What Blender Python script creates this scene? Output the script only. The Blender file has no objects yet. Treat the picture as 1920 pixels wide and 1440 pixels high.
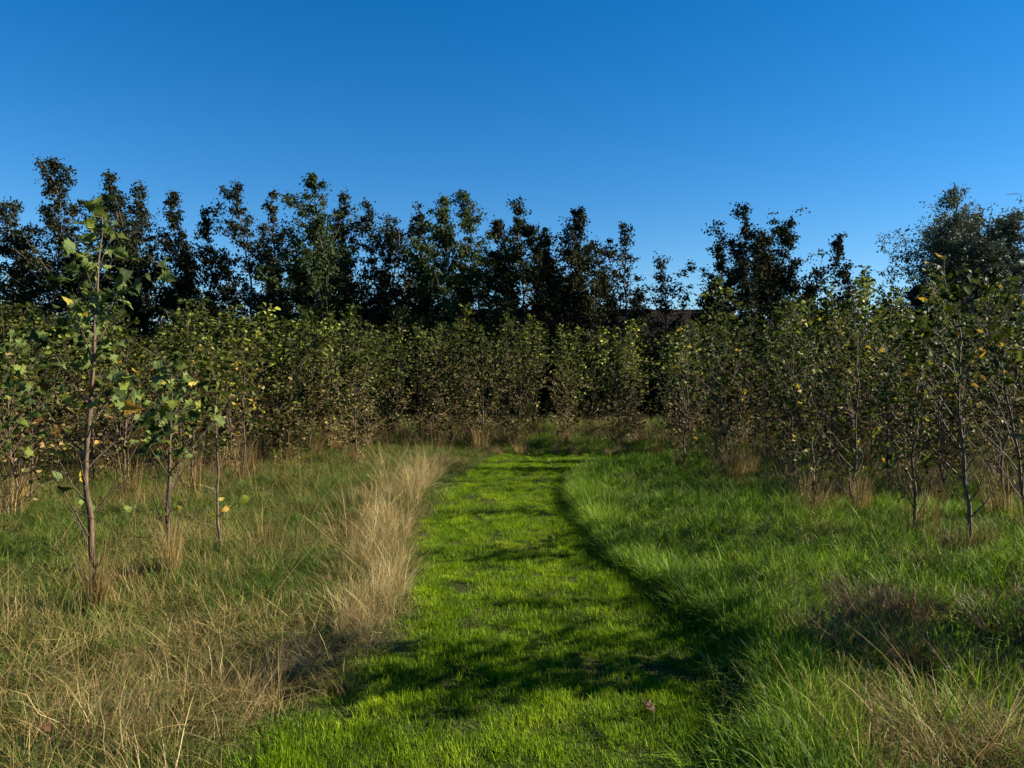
import bpy, math, random
import numpy as np
from mathutils import Vector, Matrix, Euler

random.seed(7)
RNG = np.random.default_rng(11)
SC = bpy.context.scene
COL = SC.collection

# ------------------------------------------------------------------ camera
EYE = 1.6
FPX = 1440.0          # focal length in photo pixels (1920 wide)
HOR = 700.0           # horizon row in the photo
cam_d = bpy.data.cameras.new('camera')
cam = bpy.data.objects.new('camera', cam_d)
COL.objects.link(cam)
cam.location = (0, 0, EYE)
cam.rotation_euler = (math.radians(90), 0, 0)
cam_d.sensor_width = 36
cam_d.lens = 36 * FPX / 1920
cam_d.shift_y = -(720 - HOR) / 1920
cam_d.clip_start = 0.05
cam_d.clip_end = 6000
SC.camera = cam

# ------------------------------------------------------------------ light
SUN_EL = math.radians(29.5)
SUN_AZ = math.radians(2)        # 0 = +X (right of the camera), positive = a little ahead of the camera
world = bpy.data.worlds.new('World')
SC.world = world
world.use_nodes = True
wn = world.node_tree
wn.nodes.clear()
sky = wn.nodes.new('ShaderNodeTexSky')
sky.sky_type = 'NISHITA'
sky.sun_disc = False
sky.sun_elevation = SUN_EL
sky.sun_rotation = math.radians(90) - SUN_AZ
sky.altitude = 0
sky.air_density = 1.0
sky.dust_density = 0.0
sky.ozone_density = 4.5
hs = wn.nodes.new('ShaderNodeHueSaturation')
hs.inputs['Hue'].default_value = 0.503
hs.inputs['Saturation'].default_value = 1.34
bg = wn.nodes.new('ShaderNodeBackground')
bg.inputs['Strength'].default_value = 0.05
wo = wn.nodes.new('ShaderNodeOutputWorld')
wn.links.new(sky.outputs[0], hs.inputs['Color'])
wn.links.new(hs.outputs[0], bg.inputs['Color'])
wn.links.new(bg.outputs[0], wo.inputs['Surface'])

sun_d = bpy.data.lights.new('sun', 'SUN')
sun_d.energy = 5.0
sun_d.angle = math.radians(0.5)
sun_d.color = (1.0, 0.92, 0.76)
sun = bpy.data.objects.new('sun', sun_d)
COL.objects.link(sun)
sdir = Vector((math.cos(SUN_EL) * math.cos(SUN_AZ), math.cos(SUN_EL) * math.sin(SUN_AZ), math.sin(SUN_EL)))
sun.rotation_euler = sdir.to_track_quat('Z', 'Y').to_euler()

SC.view_settings.view_transform = 'Standard'
SC.view_settings.look = 'None'
SC.view_settings.exposure = 1.58
SC.view_settings.gamma = 1.0
SC.view_settings.use_curve_mapping = False
SC.cycles.max_bounces = 6
SC.cycles.transparent_max_bounces = 4


# ------------------------------------------------------------------ helpers
def tag(o, label=None, cat=None, group=None, kind=None):
    if label: o['label'] = label
    if cat: o['category'] = cat
    if group: o['group'] = group
    if kind: o['kind'] = kind
    return o


def empty(name, loc):
    o = bpy.data.objects.new(name, None)
    o.empty_display_size = 0.1
    o.location = loc
    COL.objects.link(o)
    return o


def tri_mesh(name, V, T, mats, pm=None, smooth=False):
    V = np.asarray(V, dtype=np.float32).reshape(-1, 3)
    T = np.asarray(T, dtype=np.int32).reshape(-1, 3)
    me = bpy.data.meshes.new(name)
    me.vertices.add(len(V))
    me.vertices.foreach_set('co', V.ravel())
    me.loops.add(len(T) * 3)
    me.loops.foreach_set('vertex_index', T.ravel())
    me.polygons.add(len(T))
    me.polygons.foreach_set('loop_start', np.arange(0, len(T) * 3, 3, dtype=np.int32))
    for m in (mats if isinstance(mats, (list, tuple)) else [mats]):
        me.materials.append(m)
    if pm is not None:
        me.polygons.foreach_set('material_index', np.asarray(pm, dtype=np.int32))
    if smooth:
        me.polygons.foreach_set('use_smooth', np.ones(len(T), dtype=bool))
    me.update(calc_edges=True)
    return me


def link(name, me, parent=None, **k):
    o = bpy.data.objects.new(name, me)
    COL.objects.link(o)
    if parent is not None:
        o.parent = parent
    return tag(o, **k)


class Geo:
    """collects triangles"""
    def __init__(s):
        s.V, s.T, s.M, s.n = [], [], [], 0

    def add(s, V, T, m=0):
        V = np.asarray(V, dtype=np.float64).reshape(-1, 3)
        T = np.asarray(T, dtype=np.int64).reshape(-1, 3)
        s.V.append(V); s.T.append(T + s.n); s.M.append(np.full(len(T), m)); s.n += len(V)

    def tube(s, P, R, sides=5, m=0):
        P = np.asarray(P, float); R = np.asarray(R, float); n = len(P)
        D = np.gradient(P, axis=0)
        D /= np.linalg.norm(D, axis=1)[:, None] + 1e-9
        ref = np.array([0.31, 0.95, 0.05]) if abs(D[0, 2]) > 0.5 else np.array([0.05, 0.1, 1.0])
        A = np.cross(D, ref); A /= np.linalg.norm(A, axis=1)[:, None] + 1e-9
        B = np.cross(D, A)
        th = np.linspace(0, 2 * math.pi, sides, endpoint=False)
        V = P[:, None] + R[:, None, None] * (A[:, None] * np.cos(th)[None, :, None] + B[:, None] * np.sin(th)[None, :, None])
        i = np.arange(n - 1)[:, None] * sides; j = np.arange(sides)[None]; k = (j + 1) % sides
        a, b, c, d = i + j, i + k, i + sides + k, i + sides + j
        T = np.concatenate([np.stack([a, b, c], -1).reshape(-1, 3), np.stack([a, c, d], -1).reshape(-1, 3)])
        s.add(V.reshape(-1, 3), T, m)

    def mesh(s, name, mats, smooth=False):
        if not s.V:
            return tri_mesh(name, np.zeros((3, 3)), [[0, 1, 2]], mats)
        return tri_mesh(name, np.concatenate(s.V), np.concatenate(s.T), mats, np.concatenate(s.M), smooth)


def unit(a):
    return a / (np.linalg.norm(a, axis=-1, keepdims=True) + 1e-9)


def blades(rng, base, az, length, tilt0, curl, width, S=3, wob=0.0):
    """N grass blades as tapering bent strips; returns V, T"""
    N = len(base)
    d = np.stack([np.cos(az), np.sin(az), np.zeros(N)], -1)
    fa = az + rng.uniform(0.6, 2.5, N)
    side = np.stack([np.cos(fa), np.sin(fa), np.zeros(N)], -1)
    p = base.copy()
    L = []
    for k in range(S + 1):
        L.append(p.copy())
        t = tilt0 + curl * (k / S) ** 1.3
        if wob:
            t = t + rng.normal(0, wob, N)
        p = p + (length / S)[:, None] * (np.sin(t)[:, None] * d + np.cos(t)[:, None] * np.array([0, 0, 1.0]))
    V = []
    for k in range(S):
        w = (width * (1 - 0.75 * (k / S) ** 1.5))[:, None] * side * 0.5
        V += [L[k] - w, L[k] + w]
    V.append(L[S])
    V = np.stack(V, 1)                      # N, 2S+1, 3
    T = []
    for k in range(S - 1):
        T += [[2 * k, 2 * k + 1, 2 * k + 3], [2 * k, 2 * k + 3, 2 * k + 2]]
    T.append([2 * S - 2, 2 * S - 1, 2 * S])
    T = np.array(T)[None] + (np.arange(N) * (2 * S + 1))[:, None, None]
    V = V.reshape(-1, 3)
    V[:, 2] = np.maximum(V[:, 2], -0.02)
    return V, T.reshape(-1, 3)


def vnoise(x, y, seed=0):
    """smooth value noise in 0..1, vectorised"""
    x = np.asarray(x, float); y = np.asarray(y, float)
    xi = np.floor(x).astype(np.int64); yi = np.floor(y).astype(np.int64)
    fx = x - xi; fy = y - yi
    fx = fx * fx * (3 - 2 * fx); fy = fy * fy * (3 - 2 * fy)

    def h(a, b):
        v = np.sin(a * 127.1 + b * 311.7 + seed * 74.7) * 43758.5453
        return v - np.floor(v)
    return (h(xi, yi) * (1 - fx) + h(xi + 1, yi) * fx) * (1 - fy) + (h(xi, yi + 1) * (1 - fx) + h(xi + 1, yi + 1) * fx) * fy


def gp(px, py):
    """ground point seen at a photo pixel"""
    Y = EYE * FPX / (py - HOR)
    return (px - 960) / FPX * Y, Y


# the mown path: left and right edges as functions of distance
PL = [(-1.35, 1.0), (-1.25, 2.6)] + [gp(*p) for p in [(430, 1440), (560, 1340), (640, 1270), (735, 1200), (775, 1130), (795, 1050), (805, 980), (842, 920), (885, 880), (930, 853)]]
PR = [(.6, 1.0), (.72, 2.6)] + [gp(*p) for p in [(1340, 1440), (1380, 1300), (1385, 1225), (1330, 1180), (1230, 1110), (1150, 1060), (1100, 1000), (1062, 940), (1062, 900), (1110, 876)]]
PLy, PLx = np.array([p[1] for p in PL]), np.array([p[0] for p in PL])
PRy, PRx = np.array([p[1] for p in PR]), np.array([p[0] for p in PR])


def edges(y):
    return np.interp(y, PLy, PLx), np.interp(y, PRy, PRx)


def path_sd(x, y):
    """positive = metres outside the path, negative inside"""
    xl, xr = edges(y)
    w = (vnoise(y * 2.3, x * 0, 3) - 0.5) * 0.12
    a = np.maximum(xl - x, x - xr) + w
    a = np.where(y > 15.0, 9, a)
    # the bend to the right beyond the verge
    b = np.maximum(np.maximum(13.35 - y + (vnoise(x * 1.5, y * 0, 5) - .5) * .3, y - 15.3), np.maximum(np.interp(y, PLy, PLx) - x, (x - 3.0 + (15.3 - y) * .8) * .8))
    return np.minimum(a, b)


def gz(x, y):
    r = np.hypot(x, y)
    f = np.clip((60 - r) / 40, 0, 1)
    out = np.clip(path_sd(x, y) / 0.5, 0, 1)
    return f * ((vnoise(x * .8, y * .8, 1) - .5) * 0.10 * out + (vnoise(x * .35, y * .5, 2) - .5) * 0.06 + 0.03 * out)


# ------------------------------------------------------------------ materials
def nt(name):
    m = bpy.data.materials.new(name)
    m.use_nodes = True
    n = m.node_tree
    n.nodes.clear()
    return m, n, n.nodes.new, n.links.new


def ramp_node(new, stops):
    r = new('ShaderNodeValToRGB')
    el = r.color_ramp.elements
    el[0].position, el[0].color = stops[0][0], (*stops[0][1], 1)
    el[1].position, el[1].color = stops[-1][0], (*stops[-1][1], 1)
    for p, c in stops[1:-1]:
        e = el.new(p); e.color = (*c, 1)
    return r


def plant_mat(name, stops, trans=0.3, rough=0.5, spec=0.3, noise_scale=0.6, noise_amp=0.5, isl=0.7, obr=0.3, back=None, off=0.0, vein=False):
    m, n, new, lk = nt(name)
    geo = new('ShaderNodeNewGeometry'); oi = new('ShaderNodeObjectInfo')
    no = new('ShaderNodeTexNoise'); no.inputs['Scale'].default_value = noise_scale; no.inputs['Detail'].default_value = 3
    lk(geo.outputs['Position'], no.inputs['Vector'])

    def mul_add(src, f, add):
        a = new('ShaderNodeMath'); a.operation = 'MULTIPLY_ADD'
        lk(src, a.inputs[0]); a.inputs[1].default_value = f
        if isinstance(add, float): a.inputs[2].default_value = add
        else: lk(add, a.inputs[2])
        return a.outputs[0]
    v = mul_add(geo.outputs['Random Per Island'], isl, off - 0.5 * noise_amp * 1.0 + 0.0)
    v = mul_add(oi.outputs['Random'], obr, v)
    v = mul_add(no.outputs['Fac'], noise_amp * 2.0, v)
    v = mul_add(v, 1.0, -0.5 * noise_amp)
    r = ramp_node(new, stops)
    lk(v, r.inputs[0])
    colr = r.outputs[0]
    if back:
        mx = new('ShaderNodeMix'); mx.data_type = 'RGBA'
        fc = new('ShaderNodeMath'); fc.operation = 'MULTIPLY'; fc.inputs[1].default_value = 0.45
        lk(geo.outputs['Backfacing'], fc.inputs[0]); lk(fc.outputs[0], mx.inputs['Factor'])
        lk(colr, mx.inputs['A']); mx.inputs['B'].default_value = (*back, 1)
        colr = mx.outputs['Result']
    p = new('ShaderNodeBsdfPrincipled')
    p.inputs['Roughness'].default_value = rough
    p.inputs['Specular IOR Level'].default_value = spec
    lk(colr, p.inputs['Base Color'])
    if vein:
        tc = new('ShaderNodeTexCoord'); wv = new('ShaderNodeTexNoise'); wv.inputs['Scale'].default_value = 7
        lk(tc.outputs['Object'], wv.inputs['Vector'])
        bp = new('ShaderNodeBump'); bp.inputs['Strength'].default_value = 0.5; bp.inputs['Distance'].default_value = 0.02
        lk(wv.outputs['Fac'], bp.inputs['Height']); lk(bp.outputs[0], p.inputs['Normal'])
    t = new('ShaderNodeBsdfTranslucent'); lk(colr, t.inputs['Color'])
    ms = new('ShaderNodeMixShader'); ms.inputs[0].default_value = trans
    lk(p.outputs[0], ms.inputs[1]); lk(t.outputs[0], ms.inputs[2])
    o = new('ShaderNodeOutputMaterial'); lk(ms.outputs[0], o.inputs['Surface'])
    return m


def bark_mat(name, a, b, scale=30):
    m, n, new, lk = nt(name)
    tc = new('ShaderNodeTexCoord'); mp = new('ShaderNodeMapping'); mp.inputs['Scale'].default_value = (1, 1, 0.25)
    no = new('ShaderNodeTexNoise'); no.inputs['Scale'].default_value = scale; no.inputs['Detail'].default_value = 5
    lk(tc.outputs['Object'], mp.inputs['Vector']); lk(mp.outputs[0], no.inputs['Vector'])
    r = ramp_node(new, [(0.35, a), (0.65, b)]); lk(no.outputs['Fac'], r.inputs[0])
    p = new('ShaderNodeBsdfPrincipled'); p.inputs['Roughness'].default_value = 0.75
    lk(r.outputs[0], p.inputs['Base Color'])
    bp = new('ShaderNodeBump'); bp.inputs['Strength'].default_value = 0.6; bp.inputs['Distance'].default_value = 0.004
    lk(no.outputs['Fac'], bp.inputs['Height']); lk(bp.outputs[0], p.inputs['Normal'])
    o = new('ShaderNodeOutputMaterial'); lk(p.outputs[0], o.inputs['Surface'])
    return m


M_LAWN = plant_mat('lawn_grass', [(0.0, (.035, .07, .003)), (.35, (.105, .19, .003)), (.7, (.235, .325, .005)), (.95, (.38, .42, .015)), (1.0, (.5, .42, .09))], trans=.35, rough=.55, spec=.12, noise_scale=2.2, noise_amp=.5, isl=.55, obr=.3)
M_LONG = plant_mat('long_green_grass', [(0.0, (.02, .055, .004)), (.35, (.08, .16, .006)), (.65, (.18, .28, .012)), (.82, (.30, .36, .03)), (1.0, (.50, .44, .16))], trans=.35, rough=.55, spec=.15, noise_scale=.7, noise_amp=.35, isl=.65, obr=.25)
M_OLIVE = plant_mat('olive_meadow_grass', [(0.0, (.025, .05, .006)), (.4, (.06, .105, .010)), (.72, (.11, .16, .018)), (.9, (.20, .20, .04)), (1.0, (.34, .27, .10))], trans=.3, rough=.55, spec=.15, noise_scale=.7, noise_amp=.35, isl=.65, obr=.25)
M_MIX = plant_mat('mixed_meadow_grass', [(0.0, (.03, .055, .010)), (.35, (.07, .11, .014)), (.55, (.13, .125, .03)), (.8, (.24, .17, .06)), (1.0, (.34, .24, .10))], trans=.25, rough=.55, spec=.12, noise_scale=.5, noise_amp=.4, isl=.75, obr=.2)
M_STRAW = plant_mat('straw_grass', [(0.0, (.05, .03, .010)), (.3, (.15, .10, .032)), (.6, (.29, .20, .07)), (.85, (.44, .33, .125)), (1.0, (.62, .50, .27))], trans=.33, rough=.55, spec=.15, noise_scale=.8, noise_amp=.3, isl=.75, obr=.2)
M_PALE = plant_mat('pale_straw_grass', [(0.0, (.07, .05, .018)), (.3, (.22, .155, .055)), (.6, (.42, .31, .125)), (.85, (.62, .48, .23)), (1.0, (.74, .62, .37))], trans=.35, rough=.55, spec=.12, noise_scale=1.2, noise_amp=.4, isl=.7, obr=.3)
M_RUST = plant_mat('brown_dead_grass', [(0.0, (.06, .03, .02)), (.5, (.16, .08, .045)), (1.0, (.34, .21, .12))], trans=.15, rough=.6, spec=.2, noise_scale=.8, noise_amp=.3)
M_LEAF = plant_mat('sapling_leaf', [(0.0, (.008, .012, .002)), (.35, (.018, .025, .002)), (.55, (.045, .056, .005)), (.68, (.16, .19, .018)), (.80, (.46, .49, .085)), (.95, (.38, .31, .08)), (1.0, (.26, .13, .03))], trans=.30, rough=.5, spec=.08, noise_scale=.45, noise_amp=.35, isl=.6, obr=.2, back=(.10, .12, .03))  # random pale stops paint in sun glints, near-black ones the shade between leaves
M_LEAFLOW = plant_mat('lower_dry_leaf', [(0.0, (.025, .03, .008)), (.35, (.07, .065, .016)), (.6, (.13, .10, .03)), (.8, (.26, .20, .08)), (.93, (.17, .085, .03)), (1.0, (.10, .045, .02))], trans=.25, rough=.6, spec=.08, noise_scale=.8, noise_amp=.3, isl=.75, obr=.2, back=(.15, .12, .05))
M_BIG = plant_mat('lobed_leaf', [(0.0, (.012, .022, .004)), (.45, (.030, .048, .007)), (.75, (.09, .12, .014)), (1.0, (.22, .25, .05))], trans=.34, rough=.5, spec=.14, noise_scale=2.0, noise_amp=.25, isl=.1, obr=.9, back=(.20, .26, .08), vein=True)
M_YEL = plant_mat('yellow_leaf', [(0.0, (.24, .20, .02)), (.5, (.40, .30, .025)), (1.0, (.32, .16, .02))], trans=.35, rough=.45, spec=.4, noise_scale=3, noise_amp=.2, isl=.1, obr=.9, vein=True)
M_BROWN = plant_mat('brown_leaf', [(0.0, (.045, .018, .004)), (.5, (.11, .042, .007)), (1.0, (.17, .075, .014))], trans=.2, rough=.55, spec=.3, noise_scale=3, noise_amp=.2, isl=.1, obr=.9, vein=True)
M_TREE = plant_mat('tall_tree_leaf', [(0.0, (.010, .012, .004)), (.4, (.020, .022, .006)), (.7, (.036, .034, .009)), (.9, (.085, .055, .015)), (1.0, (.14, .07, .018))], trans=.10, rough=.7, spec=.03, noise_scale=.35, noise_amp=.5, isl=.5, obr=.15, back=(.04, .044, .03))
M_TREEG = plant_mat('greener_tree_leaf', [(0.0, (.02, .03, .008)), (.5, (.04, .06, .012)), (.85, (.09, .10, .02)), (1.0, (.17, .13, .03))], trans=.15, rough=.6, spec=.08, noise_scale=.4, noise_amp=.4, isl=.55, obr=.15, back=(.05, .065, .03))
M_WILLOW = plant_mat('grey_green_willow_leaf', [(0.0, (.035, .045, .03)), (.6, (.07, .085, .05)), (1.0, (.13, .13, .07))], trans=.15, rough=.6, spec=.08, noise_scale=.5, noise_amp=.3, back=(.09, .11, .075))
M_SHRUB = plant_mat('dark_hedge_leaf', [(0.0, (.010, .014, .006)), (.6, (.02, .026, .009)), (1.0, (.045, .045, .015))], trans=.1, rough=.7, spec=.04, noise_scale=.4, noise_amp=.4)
M_STEM = bark_mat('sapling_bark', (.03, .018, .010), (.13, .075, .038), 60)
M_TWIG = bark_mat('twig_bark', (.025, .015, .009), (.09, .052, .027), 60)
M_BARK = bark_mat('tree_bark', (.05, .04, .032), (.13, .105, .085), 12)


def ground_mat():
    m, n, new, lk = nt('meadow_soil')
    geo = new('ShaderNodeNewGeometry')
    n1 = new('ShaderNodeTexNoise'); n1.inputs['Scale'].default_value = 1.3; n1.inputs['Detail'].default_value = 8
    n2 = new('ShaderNodeTexNoise'); n2.inputs['Scale'].default_value = 40; n2.inputs['Detail'].default_value = 6
    lk(geo.outputs['Position'], n1.inputs['Vector']); lk(geo.outputs['Position'], n2.inputs['Vector'])
    r1 = ramp_node(new, [(.3, (.02, .034, .008)), (.6, (.045, .05, .016)), (.8, (.09, .07, .03))])
    mx = new('ShaderNodeMix'); mx.data_type = 'RGBA'; mx.blend_type = 'MULTIPLY'; mx.inputs['Factor'].default_value = .8
    r2 = ramp_node(new, [(.35, (.35, .35, .35)), (.65, (1.4, 1.4, 1.4))])
    lk(n1.outputs['Fac'], r1.inputs[0]); lk(n2.outputs['Fac'], r2.inputs[0])
    lk(r1.outputs[0], mx.inputs['A']); lk(r2.outputs[0], mx.inputs['B'])
    p = new('ShaderNodeBsdfPrincipled'); p.inputs['Roughness'].default_value = .95; p.inputs['Specular IOR Level'].default_value = 0
    lk(mx.outputs['Result'], p.inputs['Base Color'])
    bp = new('ShaderNodeBump'); bp.inputs['Distance'].default_value = .03; lk(n2.outputs['Fac'], bp.inputs['Height']); lk(bp.outputs[0], p.inputs['Normal'])
    o = new('ShaderNodeOutputMaterial'); lk(p.outputs[0], o.inputs['Surface'])
    return m


def plain_mat(name, a, b, scale, rough=.8, sx=(1, 1, 1)):
    m, n, new, lk = nt(name)
    tc = new('ShaderNodeTexCoord'); mp = new('ShaderNodeMapping'); mp.inputs['Scale'].default_value = sx
    no = new('ShaderNodeTexNoise'); no.inputs['Scale'].default_value = scale; no.inputs['Detail'].default_value = 6
    lk(tc.outputs['Object'], mp.inputs['Vector']); lk(mp.outputs[0], no.inputs['Vector'])
    r = ramp_node(new, [(.3, a), (.7, b)]); lk(no.outputs['Fac'], r.inputs[0])
    p = new('ShaderNodeBsdfPrincipled'); p.inputs['Roughness'].default_value = 1.0; p.inputs['Specular IOR Level'].default_value = 0.02
    lk(r.outputs[0], p.inputs['Base Color'])
    o = new('ShaderNodeOutputMaterial'); lk(p.outputs[0], o.inputs['Surface'])
    return m


# ------------------------------------------------------------------ ground
def axis(lo, hi, fine_lo, fine_hi, step):
    a = list(np.arange(fine_lo, fine_hi + 1e-6, step))
    s, v = step, fine_hi
    while v < hi:
        s *= 1.5; v = min(hi, v + s); a.append(v)
    s, v = step, fine_lo
    while v > lo:
        s *= 1.5; v = max(lo, v - s); a.insert(0, v)
    return np.array(a)


gx, gy = axis(-3000, 3000, -14, 14, .2), axis(-3000, 4000, -2, 26, .2)
X, Y = np.meshgrid(gx, gy)
V = np.stack([X, Y, gz(X, Y)], -1).reshape(-1, 3)
nx, ny = len(gx), len(gy)
i = (np.arange(ny - 1)[:, None] * nx + np.arange(nx - 1)[None]).ravel()
T = np.concatenate([np.stack([i, i + 1, i + nx + 1], -1), np.stack([i, i + nx + 1, i + nx], -1)])
link('ground', tri_mesh('ground', V, T, ground_mat(), smooth=True), kind='structure')

# ------------------------------------------------------------------ barn behind the trees
def boxgeo(g, x0, x1, y0, y1, z0, z1, m=0):
    V = [[x, y, z] for z in (z0, z1) for y in (y0, y1) for x in (x0, x1)]
    g.add(V, [[0, 2, 1], [1, 2, 3], [4, 5, 6], [5, 7, 6], [0, 1, 4], [1, 5, 4], [2, 6, 3], [3, 6, 7], [0, 4, 2], [2, 4, 6], [1, 3, 5], [3, 7, 5]], m)


barn = tag(empty('barn', (0, 48, 0)), 'long low dark barn with straight ridge glimpsed through gaps in the tall trees', 'building')
M_WALL = plain_mat('barn_cladding', (.012, .010, .009), (.025, .021, .018), 1.5, sx=(6, 1, .3))
M_ROOF = plain_mat('barn_roof_sheet', (.010, .008, .007), (.022, .017, .014), 2.0, sx=(5, 1, 1))
g = Geo(); boxgeo(g, -13, 13.6, 0, 9, -.2, 3.9); link('wall', g.mesh('barn_wall', M_WALL), barn)
g = Geo()
for s0, y0, y1 in ((1, -.4, 4.5), (-1, 9.4, 4.5)):
    xs = np.arange(-13.4, 14.0, .3)
    zs = np.where(np.arange(len(xs)) % 2, .04, 0)
    A = np.stack([xs, np.full_like(xs, y0), 3.82 + zs], -1); B = np.stack([xs, np.full_like(xs, y1), 5.86 + zs], -1)
    n_ = len(xs); k = np.arange(n_ - 1)
    for dz in (0, -.08):
        o_ = np.array([0, 0, dz])
        g.add(np.concatenate([A + o_, B + o_]), np.concatenate([np.stack([k, k + 1, n_ + k + 1], -1), np.stack([k, n_ + k + 1, n_ + k], -1)]))
link('roof', g.mesh('barn_roof', M_ROOF), barn)
g = Geo(); boxgeo(g, -13.4, 13.9, 4.35, 4.65, 5.84, 5.96); link('ridge_cap', g.mesh('ridge_cap', M_ROOF), barn)
for xd in (-6, 5):
    g = Geo(); boxgeo(g, xd, xd + 3.2, -.06, -.003, 0, 3.2); link('door', g.mesh('barn_door', M_ROOF), barn)

# ------------------------------------------------------------------ leaves
def leaf_frame(rng, pos, d, n_up=0.55):
    """orthonormal frames (midrib, side, normal) for N leaves"""
    N = len(pos)
    d = unit(d)
    nrm = rng.normal(0, 1, (N, 3)) * (1 - n_up) + np.array([0.15, -0.1, 1.0]) * n_up
    nrm = nrm - (nrm * d).sum(-1, keepdims=True) * d
    nrm = unit(nrm)
    return d, np.cross(nrm, d), nrm


def hex_leaves(rng, pos, d, size, n_up=.5, fold=.22, wid=.62):
    """folded oval leaves of four triangles each"""
    N = len(pos)
    a, b, c = leaf_frame(rng, pos, d, n_up)
    s = size[:, None]
    curl = rng.uniform(-.25, .15, N)[:, None]
    P = lambda x, y, z: pos + s * (a * x + b * y * wid + c * (z + curl * x * x))
    V = np.stack([P(0, 0, 0), P(.35, .5, fold), P(.8, .32, fold * .7), P(1, 0, 0), P(.8, -.32, fold * .7), P(.35, -.5, fold)], 1)
    T = np.array([[0, 2, 1], [0, 3, 2], [0, 4, 3], [0, 5, 4]])[None] + (np.arange(N) * 6)[:, None, None]
    return V.reshape(-1, 3), T.reshape(-1, 3)


def rhomb_leaves(rng, pos, size, wid=.6):
    N = len(pos)
    d = unit(rng.normal(0, 1, (N, 3)) + np.array([0, 0, -.2]))
    a, b, c = leaf_frame(rng, pos, d, .4)
    s = size[:, None]
    V = np.stack([pos - a * s * .5, pos + b * s * wid * .5, pos + a * s * .5, pos - b * s * wid * .5], 1)
    T = np.array([[0, 1, 2], [0, 2, 3]])[None] + (np.arange(N) * 4)[:, None, None]
    return V.reshape(-1, 3), T.reshape(-1, 3)


def make_leaf_meshes():
    out = {'lobed': [], 'oval': []}
    r = np.random.default_rng(5)
    half_l = [(-.04, .16), (-.16, .40), (.10, .36), (.20, .40), (.30, .66), (.44, .42), (.56, .30), (.70, .34), (.78, .16)]
    half_o = [(.08, .14), (.25, .29), (.45, .34), (.65, .29), (.82, .17)]
    for kind, half in (('lobed', half_l), ('oval', half_o)):
        for v in range(6):
            fold = r.uniform(.1, .6); curl = r.uniform(-.8, .1); roll = r.uniform(-.5, .8); tw = r.uniform(-.9, .9)
            wave = r.uniform(.02, .09)
            def P(x, y):
                z = abs(y) * fold + curl * x * x + roll * y * y * (1.2 if kind == 'lobed' else .6) + wave * math.sin(9 * x + 7 * y + v)
                ang = tw * x
                return (x, y * math.cos(ang) - z * math.sin(ang) * .5, z + y * math.sin(ang))
            verts = [P(0, 0), P(1, 0)]
            mids = [P(x, 0) for x in (.25, .5, .75)]
            verts += mids                                  # 2,3,4
            tri = []
            for sgn in (1, -1):
                idx = []
                for (x, y) in half:
                    idx.append(len(verts)); verts.append(P(x * r.uniform(.93, 1.07), sgn * y * r.uniform(.85, 1.1)))
                ring = [0] + idx + [1]
                xs = [verts[q][0] for q in ring]
                spine = [0, 2, 3, 4, 1]; sx = [0, .25, .5, .75, 1]
                si = 0
                for q in range(len(ring) - 1):
                    # advance along the spine as the ring moves outwards
                    while si < 3 and xs[q] > sx[si] + .16:
                        t = (spine[si], ring[q], spine[si + 1])
                        tri.append(t if sgn < 0 else t[::-1]); si += 1
                    t = (spine[si], ring[q], ring[q + 1])
                    if len(set(t)) == 3: tri.append(t if sgn < 0 else t[::-1])
                while si < 4:
                    t = (spine[si], ring[-2], spine[si + 1]); tri.append(t if sgn < 0 else t[::-1]); si += 1
            # stalk
            k = len(verts)
            verts += [(-.45, -.012, .16), (-.45, .012, .16), (0, .014, 0), (0, -.014, 0)]
            tri += [(k, k + 1, k + 2), (k, k + 2, k + 3)]
            Va = np.array(verts)
            ms = {}
            for mn, mt in (('g', M_BIG if kind == 'lobed' else M_LEAF), ('y', M_YEL), ('b', M_BROWN), ('l', M_LEAFLOW)):
                ms[mn] = tri_mesh('leaf', Va, tri, mt)
            out[kind].append(ms)
    return out


LEAF = make_leaf_meshes()


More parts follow.
